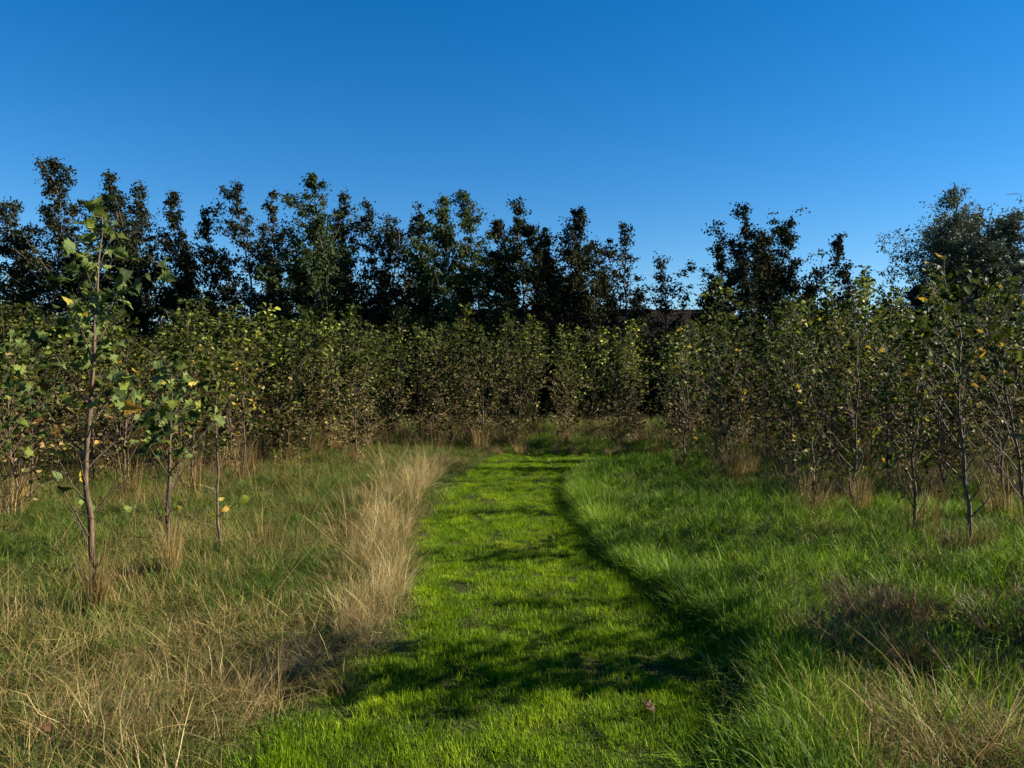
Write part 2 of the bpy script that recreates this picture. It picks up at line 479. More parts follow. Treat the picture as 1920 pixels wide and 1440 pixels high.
def skeleton(rng, H, r0, nb, blen, low=.12, lean=(0, 0), asc=(.6, 1.0), bare=.3, nleaf=(7, 12), sub=True, cbias=None):
    """stem polyline, branches and leaf sites of a young tree"""
    n = 14
    t = np.linspace(0, 1, n)
    wob = np.cumsum(rng.normal(0, .012, (n, 2)), 0) * H
    stem = np.stack([lean[0] * t ** 1.3 + wob[:, 0] * .6, lean[1] * t ** 1.3 + wob[:, 1] * .6, H * t], -1)
    stem[:, :2] -= stem[0, :2]
    srad = r0 * (1 - .88 * t ** .9)
    br, leaves = [], []
    az = rng.uniform(0, 6.28)
    for k in range(nb):
        tt = low + (1 - low) * ((k + rng.uniform(0, .8)) / nb) ** (1.25 if low < .04 else 1.0) * .97
        az += 2.4 + rng.normal(0, .35)
        prof = math.sin(math.pi * min(1, (tt * .93 + .16)) ** 1.15) ** .65
        L = blen * max(.16, prof) * rng.uniform(.65, 1.2)
        p = np.array([np.interp(tt, t, stem[:, c]) for c in range(3)])
        e = rng.uniform(*asc) * (.8 if tt < .2 and low < .04 else 1)
        m = 7
        P = [p]
        dv = np.array([math.cos(az) * math.cos(e), math.sin(az) * math.cos(e), math.sin(e)])
        for q in range(m - 1):
            dv = unit(dv + np.array([0, 0, .06]) + rng.normal(0, .09, 3))
            P.append(P[-1] + dv * L / (m - 1))
        P = np.array(P)
        rb = r0 * .36 * (1 - .55 * tt)
        br.append((P, rb * np.linspace(1, .25, m)))
        full = tt > bare
        cnt = int(rng.integers(*nleaf) * (1 if full else rng.uniform(.05, .35)) * (.55 + .55 * prof))
        for q in range(cnt):
            s = rng.uniform(.22, 1.02)
            c = np.array([np.interp(s, np.linspace(0, 1, m), P[:, c]) for c in range(3)])
            a2 = rng.uniform(0, 6.28)
            o = np.array([math.cos(a2), math.sin(a2), rng.uniform(-.5, .6)])
            dd = unit(dv * .5 + o)
            leaves.append((c + dd * rng.uniform(.015, .10) * (1.6 if sub else 1), dd + np.array([-.25, 0, -.35]), tt))
        if sub and L > .35:
            for q in range(2):
                s = rng.uniform(.3, .75); c = np.array([np.interp(s, np.linspace(0, 1, m), P[:, c]) for c in range(3)])
                d2 = unit(dv + rng.normal(0, .6, 3)); l2 = L * rng.uniform(.25, .45)
                Q = np.array([c + d2 * l2 * w for w in (0, .5, 1)])
                br.append((Q, rb * np.array([.5, .35, .2])))
                for w in range(int(rng.integers(2, 5)) if full else 0):
                    dd = unit(d2 + rng.normal(0, .7, 3))
                    leaves.append((c + d2 * l2 * rng.uniform(.3, 1.1), dd + np.array([-.2, 0, -.3]), tt))
    # leaves on the leader
    for q in range(int(nb * .8)):
        tt = rng.uniform(max(.5, bare), 1.0)
        p = np.array([np.interp(tt, t, stem[:, c]) for c in range(3)])
        a2 = rng.uniform(0, 6.28)
        dd = np.array([math.cos(a2), math.sin(a2), rng.uniform(0, .9)])
        leaves.append((p + unit(dd) * .03, dd, tt))
    return stem, srad, br, leaves


G_LEFT, G_RIGHT, G_BACK = 'saplings planted in rows left of the path', 'saplings planted in rows right of the path', 'saplings in the dense belt beyond the path end'


def near_sapling(x, y, H, label, group, seed, kind='oval', size=.072, r0=.017, nb=24, blen=.75, lean=(0, 0), bare=.28, nleaf=(6, 11), yellow=.04, brown=.03, low=.1, asc=(.6, 1.12)):
    rng = np.random.default_rng(seed)
    root = tag(empty('sapling', (x, y, float(gz(np.array(x), np.array(y))) - .02)), label, 'sapling', group)
    stem, srad, br, lv = skeleton(rng, H, r0, nb, blen, low=low, lean=lean, bare=bare, nleaf=nleaf, asc=asc)
    g = Geo(); g.tube(stem, srad, 7); link('trunk', g.mesh('trunk', M_STEM, True), root)
    for P, R in br:
        g = Geo(); g.tube(P, np.maximum(R, .0018), 4)
        link('branch', g.mesh('branch', M_TWIG, True), root)
    rng.shuffle(lv)
    for (p, d, tt) in lv[:290]:
        var = LEAF[kind][rng.integers(0, 6)]
        u = rng.uniform()
        dry = max(0, .55 - tt) * 1.2
        mk = 'y' if u < yellow + dry * .12 else ('b' if u < yellow + (brown if tt < .62 else 0) + dry * .5 else ('l' if rng.uniform() < dry and kind == 'oval' else 'g'))
        o = bpy.data.objects.new('leaf', var[mk])
        d = unit(np.asarray(d, float))
        a, b, c = leaf_frame(rng, np.zeros((1, 3)), d[None], .25)
        s = size * rng.uniform(.55, 1.25) * (.75 if mk in 'bl' else 1)
        M = Matrix(((a[0, 0], b[0, 0], c[0, 0], 0), (a[0, 1], b[0, 1], c[0, 1], 0), (a[0, 2], b[0, 2], c[0, 2], 0), (0, 0, 0, 1)))
        o.matrix_basis = Matrix.Translation(Vector(p)) @ M @ Matrix.Diagonal((s, s, s, 1))
        COL.objects.link(o)
        o.parent = root
    return root


def far_sapling(x, y, H, label, group, seed, size=.085, nb=26, blen=.7, nleaf=(10, 16), bare=.22):
    rng = np.random.default_rng(seed)
    root = tag(empty('sapling', (x, y, -.02)), label, 'sapling', group)
    root.rotation_euler.z = rng.uniform(0, 6.28)
    stem, srad, br, lv = skeleton(rng, H, .016, nb, blen, low=.015, lean=tuple(rng.normal(0, .12, 2)), bare=bare, nleaf=nleaf, sub=False, asc=(.55, 1.15))
    g = Geo(); g.tube(stem[::2], srad[::2], 5)
    for P, R in br:
        g.tube(P[::2], np.maximum(R[::2] * 1.5, .0045), 3)
    link('trunk', g.mesh('trunk', M_STEM, True), root)
    P = np.array([l[0] for l in lv]); D = np.array([l[1] for l in lv]); tt = np.array([l[2] for l in lv])
    low = rng.uniform(size=len(tt)) < np.clip((.58 - tt) * 2.2, 0, .85)
    g = Geo()
    for msk, mi in ((~low, 0), (low, 1)):
        if msk.any():
            sz = size * rng.uniform(.45, 1.45, msk.sum()) * (1, .85)[mi]
            V, T = hex_leaves(rng, P[msk], D[msk], sz, n_up=.2)
            g.add(V, T, mi)
    link('leaves', g.mesh('leaves', [M_LEAF, M_LEAFLOW]), root, kind='stuff')
    return root


# ------------------------------------------------------------------ tall trees behind
def tall_tree(px, top, wpx, dist, label, seed, lean=-14, leaders=1, dens=1.0, mat=None, bush=.8, base_f=.2, group='tall trees standing behind the saplings', leaf=.112, name='tall_tree', cat='tree', rr=1.0):
    rng = np.random.default_rng(seed)
    H = EYE + (HOR - top) / FPX * dist
    W = wpx / FPX * dist
    dx = lean / FPX * dist
    x0 = (px - 960) / FPX * dist - dx
    root = tag(empty(name, (x0, dist, -.05)), label, cat, group)
    gt = Geo(); PS, SZ = [], []
    for ld in range(leaders):
        h = (H - .3) * (1 if ld == 0 else rng.uniform(.78, .96))
        off = 0 if ld == 0 else rng.uniform(-.26, .26) * W
        n = 16; t = np.linspace(0, 1, n)
        wob = np.cumsum(rng.normal(0, .008, (n, 2)), 0) * H
        wob -= wob[-1] * t[:, None]
        st = np.stack([off * t ** 1.2 + dx * t ** 2.5 + wob[:, 0], wob[:, 1] + rng.uniform(-.3, .3) * t * W * (ld > 0), h * t], -1)
        r0 = .075 * (H / 8) * (1 if ld == 0 else .6)
        gt.tube(st, r0 * (1 - .93 * t), 6)
        nb = int(h * 5.2)
        az = rng.uniform(0, 6.28)
        for k in range(nb):
            tt = base_f + (1 - base_f) * (k + rng.uniform(0, 1)) / nb
            if tt > .995 or rng.uniform() < .08: continue
            az += 2.4 + rng.normal(0, .5)
            u = (tt - base_f) / (1 - base_f)
            prof = min(1, (1 - u) ** 1.2 + .08) * (.75 + .25 * min(1, u * 4))
            L = min(W * .47, W * .5 * prof * rng.uniform(.4, 1.3))
            e = rng.uniform(.45, 1.05) if u < .8 else rng.uniform(.7, 1.2)
            p = np.array([np.interp(tt, t, st[:, c]) for c in range(3)])
            dv = np.array([math.cos(az) * math.cos(e), math.sin(az) * math.cos(e), math.sin(e)])
            L = min(L / max(.45, math.cos(e)) * .9 * (1 if leaders == 1 else .68), (h - tt * h) / math.sin(e) * .9 + .18)
            P = [p]
            for q in range(4):
                dv = unit(dv + np.array([-.10, 0, .02]) + rng.normal(0, .12, 3)); P.append(P[-1] + dv * L / 4)
            P = np.array(P)
            gt.tube(P, np.maximum(r0 * .3 * (1 - tt * .8) * np.linspace(1, .2, 5), .011), 3)
            nc = max(3, int(L * 10 * bush) + 2)
            for c in range(nc):
                s = rng.uniform(.12, 1.0) ** .8
                cpt = np.array([np.interp(s, np.linspace(0, 1, 5), P[:, c2]) for c2 in range(3)]) + rng.normal(0, .07, 3) * L
                m_ = int(rng.uniform(14, 34) * dens)
                sg = rng.uniform(.05, .13) * rr
                PS.append(cpt + rng.normal(0, 1, (m_, 3)) * sg * np.array([1, 1, .8]))
        # leafy tip
        for q in range(5):
            tt = rng.uniform(.9, 1.0); p = np.array([np.interp(tt, t, st[:, c]) for c in range(3)])
            PS.append(p + rng.normal(0, 1, (14, 3)) * .07 * rr)
    PS = np.concatenate(PS)
    PS = PS[PS[:, 2] > .25]
    link('trunk', gt.mesh('trunk', M_BARK, True), root)
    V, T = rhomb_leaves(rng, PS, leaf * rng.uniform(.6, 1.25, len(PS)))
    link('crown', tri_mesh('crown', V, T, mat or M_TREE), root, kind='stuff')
    return root


TT = [
    # px, top, width px, distance, label, kwargs
    (-12, 478, 90, 29, 'dark tree cut by the left edge, only its right flank showing against the sky', dict(lean=-5)),
    (100, 287, 200, 27, 'tallest tree at far left with ragged sideways limbs above the other crowns', dict(lean=-25, leaders=2, bush=.7)),
    (205, 312, 130, 28, 'tall tree with blocky left-hooking top behind the large lobed-leaf sapling', dict(lean=-35, bush=.9)),
    (262, 335, 110, 29, 'tree crown filling the gap just right of the blocky hooked top', dict(lean=-5)),
    (328, 348, 120, 27.5, 'dense tree with rounded double top left of the first deep notch in the skyline', dict(lean=-8, leaders=2)),
    (382, 376, 70, 28, 'thin tree with single narrow spire on the left rim of the first sky notch', dict(lean=-6)),
    (447, 332, 110, 28, 'tree whose tip bends sharply left on the right rim of the first sky notch', dict(lean=-38, bush=.6)),
    (516, 346, 90, 29, 'airy upright tree between the bent tip and the broad spired tree', dict(lean=-8, bush=.6)),
    (583, 310, 190, 27, 'broad spired tree, highest crown of the left centre, with rusty lower leaves', dict(lean=-10, leaders=2, mat='G')),
    (648, 355, 110, 28.5, 'sloping shoulder tree on the right flank of the broad spired tree', dict(lean=-10)),
    (690, 370, 70, 28, 'slender tree with thin hooked tip beside the second skyline dip', dict(lean=-25, bush=.55)),
    (738, 398, 110, 29, 'loose tree with bright sky gaps low in its crown, right of the hooked thin tip', dict(lean=-8, bush=.6)),
    (787, 376, 90, 28, 'first of three close spires at the centre of the skyline, the lowest of them', dict(lean=-14)),
    (830, 353, 110, 27, 'upright middle spire of three close spires at the centre of the skyline', dict(lean=-12, mat='G')),
    (873, 347, 110, 27.5, 'highest and left-leaning spire of three close spires at the centre', dict(lean=-32, mat='G')),
    (932, 396, 80, 28.5, 'low narrow crown tucked between the leaning spire and the frayed tree', dict(lean=-5)),
    (968, 368, 110, 28, 'frayed tree with left-swept tip right of the central spires', dict(lean=-28, bush=.65)),
    (1022, 432, 80, 29, 'small thin crown at the left foot of the dense black cone tree', dict(lean=-12, bush=.6)),
    (1085, 376, 160, 26.5, 'dense black cone-shaped tree standing alone right of centre', dict(lean=-5, dens=1.2, leaders=2)),
    (1168, 405, 75, 27.5, 'thin nearly bare tree with a round leafy tuft at its tip', dict(lean=-4, bush=.35, dens=.8)),
    (1240, 470, 100, 28, 'low sparse see-through tree in front of the barn at the skyline gap', dict(lean=-12, bush=.45, dens=.7)),
    (1345, 446, 90, 28, 'short dark tree on the left flank of the right-hand tree group', dict(lean=-14)),
    (1396, 377, 130, 27, 'pointed tree, highest of the right-hand group', dict(lean=-8, leaders=1)),
    (1478, 403, 150, 27.5, 'broad rounded tree beside the highest one of the right-hand group', dict(lean=-2, leaders=3, dens=1.1)),
    (1572, 430, 62, 27, 'isolated narrow tree like a bottle brush right of the rounded tree', dict(lean=4, bush=.8)),
    (1786, 344, 190, 34, 'large feathery grey-green tree with several upswept leaders at the right', dict(lean=-12, leaders=6, mat='W', bush=1.0, dens=.85, rr=1.3, leaf=.11)),
    (1903, 445, 110, 32, 'feathery tree at the right edge, lower than its grey-green neighbour', dict(lean=-4, leaders=2, mat='W', rr=1.3)),
]
MARKS = ['the left picture edge', 'the tallest far-left tree', 'the blocky left-hooking treetop', 'the crown right of the hooked top', 'the rounded double-topped tree', 'the narrow spire by the first notch', 'the treetop bent sharply left', 'the airy upright tree', 'the broad spired tree', 'the sloping shoulder tree', 'the thin hooked treetop', 'the loose tree with sky gaps', 'the lowest central spire', 'the upright middle spire', 'the left-leaning central spire', 'the low narrow crown', 'the frayed left-swept treetop', 'the small thin crown', 'the dense black cone tree', 'the bare tree with tufted tip', 'the sparse see-through tree', 'the short dark flank tree', 'the pointed right-hand tree', 'the broad rounded tree', 'the bottle-brush tree', 'the feathery grey-green tree', 'the feathery edge tree']
LM = [(t[0], m) for t, m in zip(TT, MARKS)]
USED = {}


def near_mark(px):
    return min(LM, key=lambda q: abs(q[0] - px))[1]


for k_, (px, top, w, dist, lab, kw) in enumerate(TT):
    mt = {'G': M_TREEG, 'W': M_WILLOW, None: M_TREE}[kw.pop('mat', None)]
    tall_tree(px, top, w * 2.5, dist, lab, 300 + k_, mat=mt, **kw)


def shrub(px, top, wpx, dist, label, group, seed, n=2600, mat=None, name='shrub'):
    rng = np.random.default_rng(seed)
    H = EYE + (HOR - top) / FPX * dist
    W = wpx / FPX * dist
    root = tag(empty(name, ((px - 960) / FPX * dist, dist, -.03)), label, 'shrub', group)
    g = Geo(); PS = []
    nst = 7
    for s in range(nst):
        a = rng.uniform(0, 6.28); r = W * .42 * math.sqrt(rng.uniform())
        hh = H * rng.uniform(.72, 1.0) * (1 - .25 * (r / (W * .42)) ** 2)
        tip = np.array([math.cos(a) * r, math.sin(a) * r * .7, hh])
        P = np.array([tip * np.array([w ** 1.5, w ** 1.5, w]) for w in np.linspace(0, 1, 5)])
        g.tube(P, np.linspace(.035, .006, 5), 4)
        m = n // nst
        t = rng.uniform(.08, 1.0, m)
        c = np.stack([np.interp(t, np.linspace(0, 1, 5), P[:, q]) for q in range(3)], -1)
        sp = (W * .16 * np.clip(1.25 - t, .25, 1))[:, None]
        PS.append(c + rng.normal(0, 1, (m, 3)) * sp * np.array([1, 1, .7]))
    PS = np.concatenate(PS); PS[:, 2] = np.abs(PS[:, 2])
    link('stems', g.mesh('stems', M_BARK), root)
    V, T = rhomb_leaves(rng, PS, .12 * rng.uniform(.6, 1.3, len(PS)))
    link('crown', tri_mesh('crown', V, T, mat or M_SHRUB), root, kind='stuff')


for k_, (px, top) in enumerate([(40, 440), (150, 470), (250, 450), (340, 455), (430, 490), (500, 450), (560, 470), (640, 440), (720, 500), (800, 490), (870, 480), (950, 500), (1010, 520), (1070, 500), (1130, 490), (1195, 530), (1330, 535), (1430, 510), (1520, 520), (1720, 520), (1850, 480)]):
    tall_tree(px, top, 150, 31.5 + (k_ % 3) * .6, 'dark lower back-rank tree, behind ' + near_mark(px) + (', on its right' if px == 1195 else ''), 400 + k_, lean=-8, leaders=1, bush=1.3, dens=1.15, base_f=.06, group='lower trees in the back rank')

SHG = 'dark shrubs under the tall trees'
shrub(1612, 498, 110, 30, 'dark round-topped bush right of the isolated narrow tree', SHG, 900, 5200)
shrub(1664, 498, 80, 29.5, 'dark cone-shaped bush left of the large feathery tree', SHG, 901, 5200)
shrub(60, 455, 130, 28.6, 'dark bulky bush low on the left side of the tallest left tree', SHG, 902, 5600, M_TREE)
SHL = []
for px in range(-60, 2000, 78):
    l_ = 'dark leafy shrub under ' + near_mark(px)
    SHL.append(l_ if l_ not in SHL else l_ + ', on its right')
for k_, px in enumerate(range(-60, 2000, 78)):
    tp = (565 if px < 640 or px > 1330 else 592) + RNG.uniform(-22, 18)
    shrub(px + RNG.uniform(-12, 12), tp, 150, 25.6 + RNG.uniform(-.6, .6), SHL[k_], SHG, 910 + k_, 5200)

# ------------------------------------------------------------------ near saplings, placed by the photograph
def S(px, py, top, label, group, seed, **k):
    x, y = gp(px, py)
    H = (py - top) / FPX * y
    near_sapling(x, y, H, label, group, seed, **k)


S(172, 1150, 372, 'tall sapling at left with very large lobed leaves, nearest to the camera', G_LEFT, 41, kind='lobed', size=.085, r0=.026, nb=24, blen=.62, bare=.36, nleaf=(6, 11), lean=(.09, 0), yellow=.03, brown=.03, low=.05)
S(318, 1080, 690, 'short lobed-leaf sapling with straw-wrapped foot right of the tallest left one', G_LEFT, 42, kind='lobed', size=.085, r0=.024, nb=20, blen=.6, bare=.40, nleaf=(5, 9), yellow=.04, brown=.06, low=.08)
S(415, 1038, 655, 'thin sapling with dark bare lower stem, third from the left foreground', G_LEFT, 43, size=.085, r0=.014, nb=20, blen=.55, bare=.42, yellow=.05, brown=.12)
S(-30, 1062, 600, 'big-leaved sapling reaching in from the left edge of the picture', G_LEFT, 44, kind='lobed', size=.085, r0=.02, nb=20, blen=.9, bare=.34, nleaf=(5, 9), yellow=.03, brown=.05)
S(1822, 1036, 480, 'tall sapling with long bare dark stem rising from a reddish brown clump', G_RIGHT, 51, r0=.022, nb=28, blen=.85, bare=.34, lean=(-.16, 0), nleaf=(9, 15), size=.08)
S(1716, 1012, 600, 'low bushy sapling with short thick stem left of the red-brown clump', G_RIGHT, 52, r0=.02, nb=24, blen=.75, bare=.18, nleaf=(10, 16))
S(1925, 1000, 520, 'sapling with stem leaning left at the right edge of the picture', G_RIGHT, 53, r0=.02, nb=24, blen=.8, bare=.32, lean=(-.5, 0))
S(1883, 976, 545, 'slim pale-stemmed sapling just inside the right edge', G_RIGHT, 54, nb=28, blen=.75, nleaf=(9, 14))
S(1606, 962, 570, 'sapling with straw heaped round its foot, right one of a close pair', G_RIGHT, 55, nb=30, low=.035, blen=.75, bare=.08, nleaf=(11, 17))
S(1522, 962, 560, 'sapling with straight dark stem and straw foot, left one of a close pair', G_RIGHT, 56, nb=30, low=.035, blen=.7, bare=.08, nleaf=(10, 16))
S(1486, 918, 575, 'slender sapling on open grass left of the straw-footed pair', G_RIGHT, 57, nb=28, low=.035, blen=.65, bare=.08, nleaf=(10, 16))
S(1366, 902, 600, 'bushy dark sapling, second along the bend of the path from the left', G_RIGHT, 58, nb=30, low=.035, blen=.8, bare=.08, nleaf=(12, 17))
S(1280, 890, 612, 'dark full sapling at the corner where the path bends right', G_RIGHT, 59, nb=30, low=.035, blen=.8, bare=.08, nleaf=(12, 18))
S(1665, 925, 575, 'leafy sapling behind the straw-footed pair and the low bushy one', G_RIGHT, 60, nb=30, low=.035, blen=.8, bare=.08, nleaf=(11, 17))
S(1765, 932, 560, 'leafy sapling behind the red-brown clump with leaning side shoots', G_RIGHT, 61, nb=30, low=.035, blen=.8, bare=.08, nleaf=(11, 17))
S(1440, 880, 598, 'sapling in second rank between the bushy dark one and the slender one', G_RIGHT, 62, nb=30, low=.035, blen=.75, bare=.08, nleaf=(11, 17))
S(1560, 893, 585, 'sapling in second rank behind the straw-footed pair', G_RIGHT, 63, nb=30, low=.035, blen=.75, bare=.08, nleaf=(11, 17))
S(60, 950, 640, 'oval-leaved sapling in second rank between left edge and tall lobed one', G_LEFT, 64, nb=28, blen=.8, nleaf=(11, 18), yellow=.06, brown=.1)
S(235, 940, 630, 'oval-leaved sapling directly behind the gap right of the tall lobed one', G_LEFT, 65, nb=28, blen=.8, nleaf=(11, 18), yellow=.06, brown=.1)
S(365, 925, 640, 'oval-leaved sapling behind the thin dark-stemmed one', G_LEFT, 66, nb=28, blen=.75, nleaf=(11, 18), yellow=.08, brown=.1)
S(455, 905, 628, 'bushy sapling with yellowing leaves at the path-side end of the second rank', G_LEFT, 67, nb=28, blen=.75, nleaf=(11, 18), yellow=.12, brown=.1)
# outside the frame to the right: they throw the shade across the verge and the path
for k_, (x, y, h) in enumerate([(3.4, 4.05, 2.9), (3.6, 4.42, 3.1), (4.1, 4.2, 2.9), (3.9, 4.8, 3.1), (5.1, 4.5, 2.9), (4.5, 5.6, 2.8), (5.3, 5.2, 2.9), (3.0, 2.7, 2.6), (5.6, 5.9, 2.8), (6.2, 6.6, 2.8), (5.0, 6.9, 2.8), (6.4, 7.6, 2.9)]):
    far_sapling(x, y, h, 'sapling just outside the right edge, ' + ('shading the foreground verge' if y < 5 else 'behind the ones shading the foreground verge'), G_RIGHT, 1200 + k_, nb=30 if 4 < y < 4.9 else 24, blen=.8, nleaf=(12, 17) if 4 < y < 4.9 else (8, 13), bare=.06 if 4 < y < 4.9 else .3)

# ------------------------------------------------------------------ the rest of the plantation
taken = [gp(px, py) for px, py in ((172, 1150), (318, 1080), (415, 1038), (-30, 1062), (1822, 1036), (1716, 1012), (1921, 1000), (1883, 976), (1606, 962), (1522, 962), (1486, 918), (1366, 902), (1280, 890), (1665, 925), (1765, 932), (1440, 880), (1560, 893), (60, 950), (235, 940), (365, 925), (455, 905))]
FAR = []
sd_ = 2000
yy = 8.5
while yy < 21.8:
    xw = yy * .70 + 1.5
    xx = -xw + RNG.uniform(0, 1.0)
    while xx < xw:
        x = xx + RNG.uniform(-.38, .38); y = yy + RNG.uniform(-.4, .4)
        xx += (1.02 if yy < 18.5 else 1.6) if yy > 15.2 else 1.1
        if y < 15.45:
            if x < 0:
                if x > (-4.3 if y < 9.4 else -3.5 if y < 12.8 else -2.3): continue
            else:
                if y < 9.4 or x < (3.2 if y < 10.5 else 2.5): continue
                if 13.3 < y < 15.2 and x < 4.6: continue
        if 15.2 < y < 15.8 and -2 < x < 4: y += .45
        if min((x - a) ** 2 + (y - b) ** 2 for a, b in taken) < .6: continue
        FAR.append((x, y))
    yy += 1.15 if yy < 14.6 else 1.35
ROWS = (' in first row', ' in second row', ' in third row', ' deep in')
LAB = []
for (x, y) in FAR:
    mk_ = near_mark(960 + x / y * FPX)
    if y >= 15.45:
        q = min(3, int((y - 15.45) / 1.35 + .2)); LAB.append('sapling%s of the far belt, below %s' % (ROWS[q], mk_))
    else:
        q = min(3, max(0, int((y - 8.6) / 1.4))); LAB.append(('sapling%s of the left block, below %s' if x < 0 else 'sapling%s of the right block, below %s') % (ROWS[q], mk_))
WHICH = {1: [''], 2: ['left ', 'right '], 3: ['left ', 'middle ', 'right '], 4: ['leftmost ', 'left inner ', 'right inner ', 'rightmost '], 5: ['leftmost ', 'left inner ', 'middle ', 'right inner ', 'rightmost ']}
for k_, (x, y) in enumerate(FAR):
    same = sorted([q for q in range(len(FAR)) if LAB[q] == LAB[k_]], key=lambda q: FAR[q][0] / FAR[q][1])
    wh = WHICH.get(len(same), ['middle '] * 99)
    lab = wh[same.index(k_)] + LAB[k_]
    gr = G_BACK if y >= 15.45 else (G_LEFT if x < 0 else G_RIGHT)
    hh = RNG.normal(2.65, .24) + (.4 if x > 2.5 and y < 15.6 else 0)
    far_sapling(x, y, hh, lab, gr, sd_ + k_, nb=36, nleaf=(18, 27) if y > 15.6 else (23, 35), bare=RNG.uniform(.0, .12) if y > 15.5 or x > 0 else RNG.uniform(.04, .16), blen=RNG.uniform(.7, .95), size=.08)


# ------------------------------------------------------------------ grass
def tuft_meshes(name, mat, n, rad, ln, wid, tilt, curl, S, variants=5, seed=1, az=None, wob=.0, spread=1.0, extra=None):
    out = []
    for v in range(variants):
        r = np.random.default_rng(seed * 100 + v)
        rr = rad * np.sqrt(r.uniform(0, 1, n)); a = r.uniform(0, 6.28, n)
        base = np.stack([rr * np.cos(a), rr * np.sin(a), np.full(n, -.012)], -1)
        dirn = a + r.normal(0, spread, n) if az is None else r.normal(az, spread, n)
        V, T = blades(r, base, dirn, r.uniform(*ln, n), np.abs(r.normal(tilt[0], tilt[1], n)), r.uniform(*curl, n), r.uniform(*wid, n), S, wob)
        me = tri_mesh(name, V, T, mat)
        out.append(bpy.data.objects.new(name + '_clump', me))
    return out


def scatter(name, sources, P, rot, scl, idx, label, cat='grass', kind='stuff'):
    """one object whose geometry nodes stand the clumps on a cloud of points"""
    c = bpy.data.collections.new(name + '_clumps')
    for o in sources: c.objects.link(o)
    me = bpy.data.meshes.new(name)
    me.vertices.add(len(P)); me.vertices.foreach_set('co', P.astype(np.float32).ravel())
    a = me.attributes.new('rot', 'FLOAT_VECTOR', 'POINT'); a.data.foreach_set('vector', rot.astype(np.float32).ravel())
    a = me.attributes.new('scl', 'FLOAT_VECTOR', 'POINT'); a.data.foreach_set('vector', scl.astype(np.float32).ravel())
    a = me.attributes.new('idx', 'INT', 'POINT'); a.data.foreach_set('value', idx.astype(np.int32))
    o = link(name, me, label=label, cat=cat, kind=kind)
    ng = bpy.data.node_groups.new(name + '_scatter', 'GeometryNodeTree')
    ng.interface.new_socket('Geometry', in_out='INPUT', socket_type='NodeSocketGeometry')
    ng.interface.new_socket('Geometry', in_out='OUTPUT', socket_type='NodeSocketGeometry')
    N, L = ng.nodes.new, ng.links.new
    gi, go, ip, ci = N('NodeGroupInput'), N('NodeGroupOutput'), N('GeometryNodeInstanceOnPoints'), N('GeometryNodeCollectionInfo')
    ci.inputs['Collection'].default_value = c
    ci.inputs['Separate Children'].default_value = True
    ci.inputs['Reset Children'].default_value = True
    ip.inputs['Pick Instance'].default_value = True

    def at(nm, ty):
        n = N('GeometryNodeInputNamedAttribute'); n.data_type = ty; n.inputs['Name'].default_value = nm
        return n.outputs['Attribute']
    L(gi.outputs[0], ip.inputs['Points']); L(ci.outputs[0], ip.inputs['Instance'])
    L(at('idx', 'INT'), ip.inputs['Instance Index']); L(at('rot', 'FLOAT_VECTOR'), ip.inputs['Rotation']); L(at('scl', 'FLOAT_VECTOR'), ip.inputs['Scale'])
    L(ip.outputs[0], go.inputs[0])
    md = o.modifiers.new('scatter', 'NODES'); md.node_group = ng
    return o


def cloud(rng, dens_fn, y0, y1, dmax, xlim=None):
    """random ground points in the wedge the camera sees (and a little more); dens_fn(x, y) gives points per m2"""
    xm = (y1 * .72 + 1.6) if xlim is None else xlim
    n = int(2 * xm * (y1 - y0) * dmax)
    x = rng.uniform(-xm, xm, n); y = rng.uniform(y0, y1, n)
    keep = (np.abs(x) < y * .72 + 1.6) & (rng.uniform(0, 1, n) * dmax < dens_fn(x, y))
    x, y = x[keep], y[keep]
    return x, y


def place(rng, x, y, s_lo, s_hi, tilt=.12, nsrc=5, az=None, zs=None, azs=.5, dist_grow=0.0):
    n = len(x)
    P = np.stack([x, y, gz(x, y)], -1)
    rz = rng.uniform(0, 6.28, n) if az is None else rng.normal(az, azs, n)
    rot = np.stack([rng.normal(0, tilt, n), rng.normal(0, tilt, n), rz], -1)
    s = rng.uniform(s_lo, s_hi, n) * (1 + dist_grow * np.clip(np.hypot(x, y) - 8, 0, 20))
    sz = s if zs is None else s * zs(x, y)
    return P, rot, np.stack([s, s, sz], -1), rng.integers(0, nsrc, n)


R1 = np.random.default_rng(77)
# mown path
src = tuft_meshes('short_grass', M_LAWN, 300, .15, (.018, .048), (.002, .0038), (.45, .4), (.0, 1.2), 2, 6, 1)
x, y = cloud(R1, lambda x, y: np.where(path_sd(x, y) < .05, np.interp(y, [2, 6, 10, 16], [95, 80, 60, 45]), 0), 1.6, 16.5, 95, xlim=6)
scatter('lawn_grass', src, *place(R1, x, y, .8, 1.25, nsrc=6, zs=lambda x, y: .8 + .6 * vnoise(x * 2.5, y * 2.5, 9)), label='short mown bright green grass of the winding path', cat='grass')


def dryness(x, y):
    """0 = lush green, 1 = straw"""
    left = x < 0
    n = vnoise(x * .9, y * .9, 21) * .6 + vnoise(x * 2.3, y * 2.3, 22) * .4
    sd = path_sd(x, y)
    dl = np.where(left, .50, .10)
    dl = dl + np.where(left & (y < 5.2), .19, 0)
    # straw patches on the right: near the camera and round the sapling feet
    dl = dl + np.where(~left & (y < 3.95) & (x > 1.0), .58, 0) + np.where(~left & (y >= 3.95) & (y < 5.4) & (x > 1.9), .28, 0) + np.where(~left & (x > 3.0 - .0 * y), .22, 0) + np.where(y > 15.6, .15, 0)
    return np.clip(dl + (n - .5) * .9, 0, 1)


def far_fade(y, a, b):
    return np.interp(y, [2, 7, 12, 20, 26], [a, a, (a + b) / 2, b, b * .8])


